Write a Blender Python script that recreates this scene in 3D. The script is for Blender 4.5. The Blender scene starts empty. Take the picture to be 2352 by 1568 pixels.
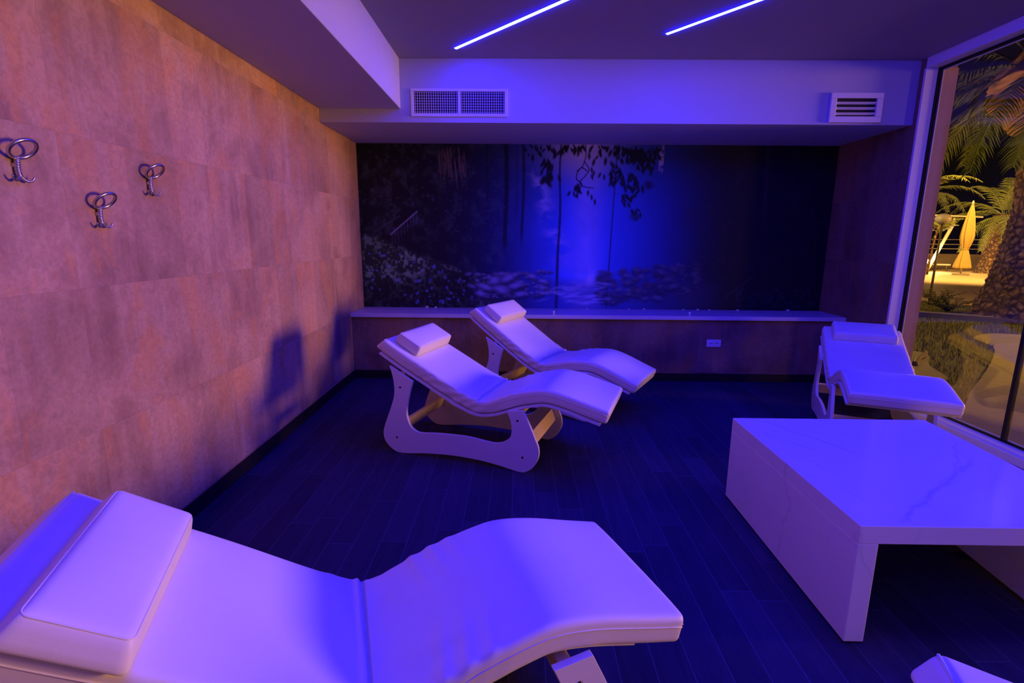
import bpy, math, random
import numpy as np
from mathutils import Vector, Matrix

rnd = random.Random(7)
scene = bpy.context.scene
COL = scene.collection
PI = math.pi

# ------------------------------------------------------------------ helpers
def tag(o, label=None, cat=None, group=None, kind=None):
    if label: o['label'] = label
    if cat: o['category'] = cat
    if group: o['group'] = group
    if kind: o['kind'] = kind
    return o

def empty(name, loc=(0, 0, 0), rz=0.0, **k):
    o = bpy.data.objects.new(name, None)
    o.empty_display_size = .1
    o.location = loc
    o.rotation_euler = (0, 0, rz)
    COL.objects.link(o)
    return tag(o, **k)

class MB:
    """collects shapes, then links them as one mesh object"""
    def __init__(s):
        s.v, s.f, s.sm = [], [], []
    def add(s, verts, faces, smooth=False):
        b = len(s.v)
        s.v += [tuple(map(float, p)) for p in verts]
        s.f += [tuple(i + b for i in f) for f in faces]
        s.sm += [smooth] * len(faces)
        return s
    def box(s, x, y, z, M=None):
        vs = [Vector((a, b, c)) for c in z for b in y for a in x]
        if M is not None: vs = [M @ p for p in vs]
        return s.add(vs, [(0, 2, 3, 1), (4, 5, 7, 6), (0, 1, 5, 4), (2, 6, 7, 3), (0, 4, 6, 2), (1, 3, 7, 5)])
    def tube(s, pts, r, n=8, caps=True, closed=False, smooth=True):
        pts = [Vector(p) for p in pts]
        N = len(pts)
        rs = r if isinstance(r, (list, tuple)) else [r] * N
        vs = []
        prev = None
        for i, p in enumerate(pts):
            if closed:
                t = pts[(i + 1) % N] - pts[i - 1]
            else:
                t = pts[min(i + 1, N - 1)] - pts[max(i - 1, 0)]
            if t.length < 1e-9: t = Vector((0, 0, 1))
            t.normalize()
            if prev is None:
                a = Vector((0, 0, 1)) if abs(t.z) < .9 else Vector((1, 0, 0))
                u = t.cross(a).normalized()
            else:
                u = (prev - t * prev.dot(t))
                u = u.normalized() if u.length > 1e-6 else t.orthogonal().normalized()
            prev = u
            w = t.cross(u)
            for k in range(n):
                a = 2 * PI * k / n
                vs.append(p + (u * math.cos(a) + w * math.sin(a)) * rs[i])
        fs = []
        for i in range(N if closed else N - 1):
            j = (i + 1) % N
            for k in range(n):
                l = (k + 1) % n
                fs.append((i * n + k, i * n + l, j * n + l, j * n + k))
        if caps and not closed:
            fs.append(tuple(range(n))[::-1])
            fs.append(tuple((N - 1) * n + k for k in range(n)))
        return s.add(vs, fs, smooth)
    def grid(s, P, closeU=False, closeV=False, smooth=True, flip=False):
        """P[i][j] points"""
        nu, nv = len(P), len(P[0])
        vs = [p for row in P for p in row]
        fs = []
        for i in range(nu if closeU else nu - 1):
            for j in range(nv if closeV else nv - 1):
                a, b = i * nv + j, i * nv + (j + 1) % nv
                c, d = ((i + 1) % nu) * nv + (j + 1) % nv, ((i + 1) % nu) * nv + j
                fs.append((a, d, c, b) if flip else (a, b, c, d))
        return s.add(vs, fs, smooth)
    def prism(s, poly, w0, w1, to3):
        """closed 2-D outline extruded from w0 to w1; to3(a, b, w) gives the point"""
        n = len(poly)
        vs = [to3(a, b, w0) for a, b in poly] + [to3(a, b, w1) for a, b in poly]
        fs = [tuple(range(n)), tuple(range(2 * n - 1, n - 1, -1))]
        fs += [(i, i + n, (i + 1) % n + n, (i + 1) % n) for i in range(n)]
        return s.add(vs, fs)
    def sphere(s, c, r, nu=16, nv=10, sz=1.0):
        P = []
        for i in range(nv + 1):
            a = PI * i / nv
            P.append([(c[0] + r * math.sin(a) * math.cos(2 * PI * j / nu), c[1] + r * math.sin(a) * math.sin(2 * PI * j / nu), c[2] + r * sz * math.cos(a)) for j in range(nu)])
        return s.grid(P, closeV=True)
    def rbox(s, c, sx, sy, sz, r, n=6, crown=0.0, M=None, taper=(0., 0.)):
        """box with rounded edges, its top bulging by crown"""
        def face(o, a, b, na, nb):
            P = []
            for i in range(na + 1):
                row = []
                for j in range(nb + 1):
                    p = Vector(o) + Vector(a) * (i / na) + Vector(b) * (j / nb)
                    row.append(p)
                P.append(row)
            return P
        h = Vector((sx / 2, sy / 2, sz / 2))
        na, nb, nc = max(6, n * 2), max(6, n * 3), max(6, n)
        def warp(t):   # packs grid lines toward the edges
            return .5 - .5 * math.cos(PI * t)
        F = [((-1, -1, 1), (2, 0, 0), (0, 2, 0), na, nb), ((-1, -1, -1), (0, 2, 0), (2, 0, 0), nb, na),
             ((-1, -1, -1), (2, 0, 0), (0, 0, 2), na, nc), ((-1, 1, -1), (0, 0, 2), (2, 0, 0), nc, na),
             ((-1, -1, -1), (0, 0, 2), (0, 2, 0), nc, nb), ((1, -1, -1), (0, 2, 0), (0, 0, 2), nb, nc)]
        for o, a, b, ka, kb in F:
            P = []
            for i in range(ka + 1):
                row = []
                for j in range(kb + 1):
                    q = Vector(o) + Vector(a) * warp(i / ka) + Vector(b) * warp(j / kb)
                    p = Vector((q.x * h.x, q.y * h.y, q.z * h.z))
                    inner = Vector((max(-h.x + r, min(h.x - r, p.x)), max(-h.y + r, min(h.y - r, p.y)), max(-h.z + r, min(h.z - r, p.z))))
                    d = p - inner
                    if d.length > 1e-9: p = inner + d.normalized() * r
                    if p.z > 0: p.z += crown * (1 - q.x ** 2) * (1 - q.y ** 2)
                    k_ = min(1., p.z / sz + .5); p.x *= 1 - taper[0] * k_; p.y *= 1 - taper[1] * k_
                    p = p + Vector(c)
                    row.append(M @ p if M is not None else p)
                P.append(row)
            s.grid(P)
        return s
    def build(s, name, mat, parent=None, bevel=0.0, seg=2, merge=False, **k):
        me = bpy.data.meshes.new(name)
        me.from_pydata(s.v, [], s.f)
        me.polygons.foreach_set('use_smooth', s.sm)
        if mat is not None: me.materials.append(mat)
        me.update()
        if merge:
            import bmesh
            bm = bmesh.new(); bm.from_mesh(me)
            bmesh.ops.remove_doubles(bm, verts=bm.verts, dist=1e-5)
            bmesh.ops.recalc_face_normals(bm, faces=bm.faces)
            bm.to_mesh(me); bm.free()
        o = bpy.data.objects.new(name, me)
        COL.objects.link(o)
        if parent is not None: o.parent = parent
        if bevel:
            b = o.modifiers.new('edge', 'BEVEL'); b.width = bevel; b.segments = seg; b.limit_method = 'ANGLE'; b.angle_limit = math.radians(40)
        return tag(o, **k)

def bx(name, x, y, z, mat, parent=None, bevel=0.0, **k):
    return MB().box(x, y, z).build(name, mat, parent, bevel, **k)

def catmull(pts, n=6, closed=False):
    pts = [np.array(p, float) for p in pts]
    N = len(pts); out = []
    for i in range(N if closed else N - 1):
        if closed:
            p0, p1, p2, p3 = pts[i - 1], pts[i], pts[(i + 1) % N], pts[(i + 2) % N]
        else:
            p1, p2 = pts[i], pts[i + 1]
            p0 = pts[i - 1] if i > 0 else 2 * p1 - p2
            p3 = pts[i + 2] if i + 2 < N else 2 * p2 - p1
        for k in range(n):
            t = k / n
            out.append(.5 * (2 * p1 + (p2 - p0) * t + (2 * p0 - 5 * p1 + 4 * p2 - p3) * t ** 2 + (3 * p1 - p0 - 3 * p2 + p3) * t ** 3))
    if not closed: out.append(pts[-1])
    return out

# ------------------------------------------------------------------ materials
class NT:
    def __init__(s, name):
        s.m = bpy.data.materials.new(name); s.m.use_nodes = True
        s.t = s.m.node_tree; s.t.nodes.clear()
        s.out = s.n('ShaderNodeOutputMaterial')
    def n(s, typ, **k):
        nd = s.t.nodes.new(typ)
        for a, v in k.items(): setattr(nd, a, v)
        return nd
    def l(s, a, b): s.t.links.new(a, b)
    def val(s, sock, v):
        if isinstance(v, bpy.types.NodeSocket): s.l(v, sock)
        else: sock.default_value = v
    def math(s, op, a, b=0.0, c=None, clamp=False):
        nd = s.n('ShaderNodeMath', operation=op); nd.use_clamp = clamp
        s.val(nd.inputs[0], a); s.val(nd.inputs[1], b)
        if c is not None: s.val(nd.inputs[2], c)
        return nd.outputs[0]
    def pos(s):
        return s.n('ShaderNodeNewGeometry').outputs['Position']
    def objco(s):
        return s.n('ShaderNodeTexCoord').outputs['Object']
    def sep(s, v):
        nd = s.n('ShaderNodeSeparateXYZ'); s.l(v, nd.inputs[0]); return nd.outputs
    def comb(s, x=0., y=0., z=0.):
        nd = s.n('ShaderNodeCombineXYZ')
        for i, v in enumerate((x, y, z)): s.val(nd.inputs[i], v)
        return nd.outputs[0]
    def scale(s, v, sc):
        nd = s.n('ShaderNodeVectorMath', operation='MULTIPLY'); s.l(v, nd.inputs[0]); nd.inputs[1].default_value = sc
        return nd.outputs[0]
    def noise(s, v, sc, det=4., rough=.55, dist=0.):
        nd = s.n('ShaderNodeTexNoise'); s.l(v, nd.inputs['Vector'])
        nd.inputs['Scale'].default_value = sc; nd.inputs['Detail'].default_value = det
        nd.inputs['Roughness'].default_value = rough; nd.inputs['Distortion'].default_value = dist
        return nd.outputs[0]
    def white(s, v):
        nd = s.n('ShaderNodeTexWhiteNoise', noise_dimensions='3D'); s.l(v, nd.inputs['Vector']); return nd.outputs['Value']
    def ramp(s, f, stops, mode='LINEAR'):
        nd = s.n('ShaderNodeValToRGB'); s.l(f, nd.inputs[0]); cr = nd.color_ramp; cr.interpolation = mode
        while len(cr.elements) > 1: cr.elements.remove(cr.elements[-1])
        for i, (p, c) in enumerate(stops):
            e = cr.elements[0] if i == 0 else cr.elements.new(p)
            e.position = p; e.color = (*c, 1) if len(c) == 3 else c
        return nd.outputs[0]
    def mix(s, f, a, b, mode='MIX'):
        nd = s.n('ShaderNodeMix', data_type='RGBA', blend_type=mode)
        s.val(nd.inputs[0], f)
        for i, v in ((6, a), (7, b)):
            if isinstance(v, bpy.types.NodeSocket): s.l(v, nd.inputs[i])
            else: nd.inputs[i].default_value = (*v, 1)
        return nd.outputs[2]
    def bsdf(s, color, rough=.5, spec=.5, metal=0., height=None, bump=.1, dist=.01, **k):
        b = s.n('ShaderNodeBsdfPrincipled')
        if isinstance(color, bpy.types.NodeSocket): s.l(color, b.inputs['Base Color'])
        else: b.inputs['Base Color'].default_value = (*color, 1)
        s.val(b.inputs['Roughness'], rough); b.inputs['Metallic'].default_value = metal
        b.inputs['Specular IOR Level'].default_value = spec
        for kk, v in k.items(): b.inputs[kk].default_value = v
        if height is not None:
            bp = s.n('ShaderNodeBump'); bp.inputs['Strength'].default_value = bump; bp.inputs['Distance'].default_value = dist
            s.l(height, bp.inputs['Height']); s.l(bp.outputs[0], b.inputs['Normal'])
        s.l(b.outputs[0], s.out.inputs[0])
        return s.m

def simple(name, c, rough=.5, spec=.5, metal=0., nscale=40., var=.08, bump=.05):
    t = NT(name); n = t.noise(t.objco(), nscale, 3.)
    col = t.mix(n, tuple(v * (1 - var) for v in c), tuple(min(1, v * (1 + var)) for v in c))
    return t.bsdf(col, rough, spec, metal, n, bump, .002)

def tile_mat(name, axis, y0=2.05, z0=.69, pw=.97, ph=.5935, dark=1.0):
    """rust coloured large porcelain wall tiles; axis = index of the horizontal coordinate"""
    t = NT(name); P = t.sep(t.pos()); h, z = P[axis], P[2]
    a = t.math('DIVIDE', t.math('SUBTRACT', h, y0), pw); b = t.math('DIVIDE', t.math('SUBTRACT', z, z0), ph)
    ia, ib = t.math('FLOOR', a), t.math('FLOOR', b)
    fa, fb = t.math('FRACT', a), t.math('FRACT', b)
    r = t.white(t.comb(ia, ib, 3.7))
    sub = t.white(t.comb(t.math('FLOOR', t.math('MULTIPLY', a, 2.83)), ib, 9.1))
    off = t.comb(t.math('ADD', h, t.math('MULTIPLY', r, 7.)), t.math('ADD', z, t.math('MULTIPLY', r, 13.)), 0.)
    big = t.noise(off, 2.2, 5., .6, .4)
    streak = t.noise(t.scale(off, (9., 1.1, 1.)), 1., 5., .6, .3)
    fine = t.noise(off, 38., 6., .7, .6)
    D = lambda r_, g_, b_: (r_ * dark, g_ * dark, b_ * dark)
    c = t.ramp(big, [(.34, D(.32, .175, .13)), (.46, D(.43, .25, .18)), (.55, D(.53, .32, .23)), (.68, D(.56, .30, .17))])
    c = t.mix(t.math('MULTIPLY', t.math('SUBTRACT', streak, .45, clamp=True), 2.2, clamp=True), c, D(.62, .43, .32))
    rust = t.math('MULTIPLY', t.math('SUBTRACT', t.noise(t.scale(off, (2.6, .9, 1.)), 1.5, 5., .65, .9), .52, clamp=True), 6.)
    c = t.mix(t.math('MINIMUM', rust, .42), c, D(.62, .28, .09))
    hide = t.noise(t.scale(off, (1., .7, 1.)), 24., 5., .75, 1.6)
    c = t.mix(t.math('MULTIPLY', t.math('SUBTRACT', fine, .42, clamp=True), 1.7, clamp=True), c, D(.24, .145, .105))
    c = t.mix(t.math('MULTIPLY', t.math('SUBTRACT', hide, .52, clamp=True), 1.7, clamp=True), c, D(.66, .43, .34))
    tone = t.math('ADD', t.math('MULTIPLY', r, .20), t.math('ADD', t.math('MULTIPLY', sub, .26), .76))
    mul = t.n('ShaderNodeVectorMath', operation='SCALE'); t.l(c, mul.inputs[0]); t.l(tone, mul.inputs['Scale'])
    da = t.math('MULTIPLY', t.math('MINIMUM', fa, t.math('SUBTRACT', 1., fa)), pw)
    db = t.math('MULTIPLY', t.math('MINIMUM', fb, t.math('SUBTRACT', 1., fb)), ph)
    gr = t.math('LESS_THAN', t.math('MINIMUM', da, db), .0014)
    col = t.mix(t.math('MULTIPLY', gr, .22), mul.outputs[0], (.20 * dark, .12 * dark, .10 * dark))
    hgt = t.math('SUBTRACT', t.math('ADD', t.math('ADD', t.math('MULTIPLY', fine, .5), t.math('MULTIPLY', hide, .6)), t.math('MULTIPLY', big, .5)), t.math('MULTIPLY', gr, .3))
    return t.bsdf(col, .62, .35, 0., hgt, .7, .016)

def floor_mat():
    t = NT('dark wood look floor planks'); P = t.sep(t.pos()); x, y = P[0], P[1]
    PW, PL = .1305, 1.17
    a = t.math('DIVIDE', t.math('ADD', x, .02), PW); ia, fa = t.math('FLOOR', a), t.math('FRACT', a)
    sh = t.white(t.comb(ia, 2.3, .4))
    b = t.math('ADD', t.math('DIVIDE', y, PL), sh); ib, fb = t.math('FLOOR', b), t.math('FRACT', b)
    r = t.white(t.comb(ia, ib, 5.5))
    off = t.comb(t.math('ADD', t.math('MULTIPLY', x, 14.), t.math('MULTIPLY', r, 30.)), t.math('ADD', t.math('MULTIPLY', y, 1.6), t.math('MULTIPLY', r, 50.)), 0.)
    g = t.noise(off, 2., 6., .65, .8)
    big = t.noise(t.comb(x, y, 0.), 1.3, 3.)
    c = t.ramp(g, [(.3, (.020, .018, .050)), (.5, (.028, .025, .062)), (.72, (.040, .032, .072))])
    tone = t.math('ADD', t.math('MULTIPLY', r, .5), t.math('ADD', t.math('MULTIPLY', big, .4), .55))
    mul = t.n('ShaderNodeVectorMath', operation='SCALE'); t.l(c, mul.inputs[0]); t.l(tone, mul.inputs['Scale'])
    da = t.math('MULTIPLY', t.math('MINIMUM', fa, t.math('SUBTRACT', 1., fa)), PW)
    db = t.math('MULTIPLY', t.math('MINIMUM', fb, t.math('SUBTRACT', 1., fb)), PL)
    gr = t.math('LESS_THAN', t.math('MINIMUM', da, db), .0013)
    col = t.mix(gr, mul.outputs[0], (.08, .08, .17))
    hgt = t.math('SUBTRACT', g, t.math('MULTIPLY', gr, .6))
    return t.bsdf(col, .55, .10, 0., hgt, .12, .004)

def marble_mat():
    t = NT('white veined marble'); p = t.objco()
    d = t.noise(p, 1.6, 6., .62)
    X = t.sep(p)
    q = t.math('ADD', t.math('ADD', t.math('MULTIPLY', X[0], 1.1), t.math('MULTIPLY', X[1], .75)), t.math('ADD', t.math('MULTIPLY', X[2], .7), t.math('MULTIPLY', d, .85)))
    fr = t.math('FRACT', t.math('MULTIPLY', q, 2.1))
    dist = t.math('ABSOLUTE', t.math('SUBTRACT', fr, .5))
    m = t.math('MULTIPLY', t.math('SUBTRACT', 1., t.math('MULTIPLY', dist, 40.), clamp=True), .4)
    m = t.math('MULTIPLY', m, t.math('MULTIPLY', t.math('SUBTRACT', t.noise(p, 2.3, 3.), .42, clamp=True), 3.2))
    m2 = t.math('MULTIPLY', t.math('SUBTRACT', 1., t.math('MULTIPLY', t.math('ABSOLUTE', t.math('SUBTRACT', t.math('FRACT', t.math('MULTIPLY', q, 5.3)), .5)), 40.), clamp=True), t.math('MULTIPLY', t.math('SUBTRACT', t.noise(t.scale(p, (1, 1, 1.3)), 1.9, 3.), .55, clamp=True), 3.))
    wx = t.math('ADD', X[0], t.math('MULTIPLY', t.math('SUBTRACT', t.noise(p, 3.5, 5., .6), .5), .16))
    wy = t.math('ADD', X[1], t.math('MULTIPLY', t.math('SUBTRACT', t.noise(t.scale(p, (1.3, .9, 1.)), 3.1, 5., .6), .5), .16))
    for (x0, y0, x1, y1, wd, am) in ((-.45, .60, -.08, -.02, .008, .75), (-.54, .42, -.28, .0, .006, .6), (-.30, .58, -.06, .06, .004, .5), (-.40, -.55, .40, .05, .016, .55), (.1, -.2, .5, .3, .008, .4), (-.62, .1, -.30, -.62, .005, .35)):
        L = math.hypot(x1 - x0, y1 - y0); ux, uy = (x1 - x0) / L, (y1 - y0) / L
        da_ = t.math('ADD', t.math('MULTIPLY', t.math('SUBTRACT', wx, x0), ux), t.math('MULTIPLY', t.math('SUBTRACT', wy, y0), uy))
        dp_ = t.math('ABSOLUTE', t.math('SUBTRACT', t.math('MULTIPLY', t.math('SUBTRACT', wx, x0), -uy), t.math('MULTIPLY', t.math('SUBTRACT', wy, y0), -ux)))
        v_ = t.math('SUBTRACT', 1., t.math('DIVIDE', dp_, wd), clamp=True)
        e_ = t.math('MULTIPLY', t.math('MULTIPLY', da_, 8., clamp=True), t.math('MULTIPLY', t.math('SUBTRACT', L, da_), 5., clamp=True))
        br = t.math('MULTIPLY', t.noise(t.scale(p, (2., 2., 2.)), 4., 3.), 1.6, clamp=True)
        m = t.math('MAXIMUM', m, t.math('MULTIPLY', t.math('MULTIPLY', v_, e_), t.math('MULTIPLY', br, am)))
    mm = t.math('MINIMUM', t.math('ADD', m, t.math('MULTIPLY', m2, .35)), .75)
    cloud = t.noise(p, 4., 5.)
    base = t.mix(cloud, (.80, .78, .76), (.88, .87, .86))
    return t.bsdf(t.mix(mm, base, (.36, .34, .35)), .16, .5)

M_TILE_L = tile_mat('rust porcelain wall tile', 1)
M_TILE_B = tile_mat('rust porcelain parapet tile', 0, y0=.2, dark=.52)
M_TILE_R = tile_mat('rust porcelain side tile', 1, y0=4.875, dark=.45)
M_FLOOR = floor_mat()
M_MARBLE = marble_mat()
M_PAINT = simple('white wall paint', (.46, .47, .52), .6, .3, nscale=12., var=.03, bump=.03)
M_CEIL = simple('matt ceiling paint', (.36, .33, .33), .75, .2, nscale=12., var=.03, bump=.03)
M_SOFFIT = simple('matt soffit paint', (.50, .46, .45), .75, .2, nscale=12., var=.03, bump=.03)
M_FRAME = simple('white aluminium frame', (.72, .71, .70), .4, .5, nscale=20., var=.03)
M_SHELF = simple('white ledge stone', (.66, .64, .62), .35, .5, nscale=30., var=.05)
M_SKIRT = simple('black skirting', (.016, .014, .013), .45, .3)
M_BLACK = simple('black gasket', (.008, .008, .008), .6, .2)
M_DARK = simple('dark duct interior', (.02, .02, .022), .8, .2)
M_BROWN = simple('brown painted reveal', (.34, .20, .15), .6, .3, nscale=8.)
M_LAQ = simple('white lacquered plywood', (.80, .78, .77), .35, .5, nscale=60., var=.03, bump=.02)
M_WOOD = simple('pale beech wood', (.60, .46, .33), .5, .4, nscale=25., var=.18)
M_BOLT = simple('dark steel bolt', (.05, .05, .055), .4, .5, 1.)
M_CHROME = simple('brushed nickel', (.58, .55, .53), .28, .5, 1., nscale=90., var=.15, bump=.15)
M_PLASTIC = simple('white plastic', (.80, .80, .80), .35, .5, var=.02)
M_PEBBLE = simple('white pebble', (.80, .78, .74), .5, .4, nscale=60., var=.12)

def leather():
    t = NT('white leatherette'); p = t.objco()
    v = t.n('ShaderNodeTexVoronoi'); t.l(p, v.inputs['Vector']); v.inputs['Scale'].default_value = 330.
    n = t.noise(p, 9., 4.); w = t.noise(t.scale(p, (1., 5., 1.)), 5., 3.)
    col = t.mix(n, (.80, .77, .64), (.86, .83, .70))
    h = t.math('ADD', t.math('MULTIPLY', v.outputs['Distance'], .05), t.math('MULTIPLY', w, .9))
    return t.bsdf(col, .42, .45, 0., h, .22, .006)
M_LEATHER = leather()

def glass_mat():
    t = NT('clear window glass')
    fr = t.n('ShaderNodeFresnel')                       # unrefracted pane: same index seen from either face
    ge = t.n('ShaderNodeNewGeometry')
    t.l(t.math('ADD', 1.45, t.math('MULTIPLY', ge.outputs['Backfacing'], 1 / 1.45 - 1.45)), fr.inputs['IOR'])
    gl = t.n('ShaderNodeBsdfGlossy'); gl.inputs['Roughness'].default_value = .0
    gl.inputs['Color'].default_value = (1, 1, 1, 1)
    tr = t.n('ShaderNodeBsdfTransparent'); tr.inputs['Color'].default_value = (.97, .97, .96, 1)
    mx = t.n('ShaderNodeMixShader'); t.l(fr.outputs[0], mx.inputs[0]); t.l(tr.outputs[0], mx.inputs[1]); t.l(gl.outputs[0], mx.inputs[2])
    t.l(mx.outputs[0], t.out.inputs[0])
    return t.m
M_GLASS = glass_mat()

def emit(name, c, s):
    t = NT(name); e = t.n('ShaderNodeEmission'); e.inputs[0].default_value = (*c, 1); e.inputs[1].default_value = s
    t.l(e.outputs[0], t.out.inputs[0]); return t.m
LED = 200.
M_LED = emit('blue led diffuser', (.0055, .0075, 1.0), LED)

# ------------------------------------------------------------------ the room
XL, XR, YN, YB, YP, YM = -1.7475, 3.40, -3.2, 4.804, 5.38, 5.842
ZC, ZS, ZB = 2.988, 2.582, 2.470
S = dict(kind='structure')
bx('floor', (XL - .25, 3.64), (YN - .2, 6.1), (-.12, 0), M_FLOOR, **S)
bx('ceiling', (XL - .25, 3.62), (YN - .2, 6.1), (ZC, ZC + .2), M_CEIL, **S)
bx('wall_left', (XL - .25, XL), (YN - .2, 6.1), (0, ZC), M_TILE_L, **S)
bx('wall_front', (XL, 3.75), (YN - .2, YN), (0, ZC), M_PAINT, **S)
bx('wall_back', (XL, 3.40), (5.87, 6.1), (0, ZC), M_PAINT, **S)
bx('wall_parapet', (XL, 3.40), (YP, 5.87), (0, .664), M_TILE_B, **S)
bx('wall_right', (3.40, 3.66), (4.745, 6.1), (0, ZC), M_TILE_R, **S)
bx('trim_1', (XL, -1.0333), (YN, YB), (ZS, ZC), M_PAINT, bevel=.004, **S)       # long bulkhead over the left wall
bx('trim_2', (XL, 3.40), (YB, 5.87), (ZB, ZC), M_PAINT, bevel=.004, **S)        # beam over the niche
bx('trim_3', (XL, 3.405), (5.345, 5.87), (.664, .706), M_SHELF, bevel=.004, **S)  # ledge under the mural
bx('trim_4', (3.40, 3.535), (YN, 4.745), (2.905, ZC), M_FRAME, **S)               # window head
bx('baseboard_left', (XL, XL + .012), (YN, YP), (0, .087), M_SKIRT, bevel=.002, **S)
bx('baseboard_back', (XL + .012, 3.388), (YP - .012, YP), (0, .087), M_SKIRT, bevel=.002, **S)
bx('baseboard_right', (3.388, 3.40), (4.76, YP), (0, .087), M_SKIRT, bevel=.002, **S)

# ---- window wall
win = empty('window_1', (3.5, 4.72, 0), kind='structure')
def wbox(name, x, y, z, mat, bevel=0.):
    c = (3.5, 4.72, 0)
    return bx(name, [v - c[0] for v in x], [v - c[1] for v in y], [v - c[2] for v in z], mat, win, bevel)
wbox('jamb', (3.385, 3.488), (4.722, 4.745), (0, 2.905), M_FRAME, .003)
wbox('jamb', (3.52, 3.655), (4.722, 4.745), (0, 2.905), M_BROWN)
wbox('gasket', (3.489, 3.519), (4.712, 4.744), (.085, 2.905), M_BLACK)
wbox('sill', (3.40, 3.62), (YN, 4.722), (-.02, .062), M_FRAME, .004)
wbox('sill_rail', (3.44, 3.485), (YN, 4.722), (.062, .085), M_FRAME, .003)
wbox('gasket', (3.486, 3.52), (YN, 4.712), (.0625, .092), M_BLACK)
wbox('gasket', (3.489, 3.519), (YN, 4.712), (2.889, 2.904), M_BLACK)
wbox('edge_highlight_strip', (3.5195, 3.526), (4.706, 4.713), (.092, 2.889), M_FRAME)  # pale strips added to draw the bright line of the lit gasket edges
wbox('edge_highlight_strip', (3.5205, 3.528), (YN, 4.706), (.0935, .099), M_FRAME)
wbox('edge_highlight_strip', (3.5195, 3.528), (YN, 4.706), (2.882, 2.889), M_FRAME)
ys = [4.712, 3.556]
while ys[-1] > YN + .2: ys.append(max(YN, ys[-1] - 1.156))
for i in range(len(ys) - 1):
    wbox('pane', (3.498, 3.508), (ys[i + 1] + (.014 if i < len(ys) - 2 else 0), ys[i] - (.014 if i else 0)), (.092, 2.889), M_GLASS)
    if i: wbox('mullion', (3.488, 3.520), (ys[i] - .0135, ys[i] + .0135), (.093, 2.888), M_BLACK, .003)

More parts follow.
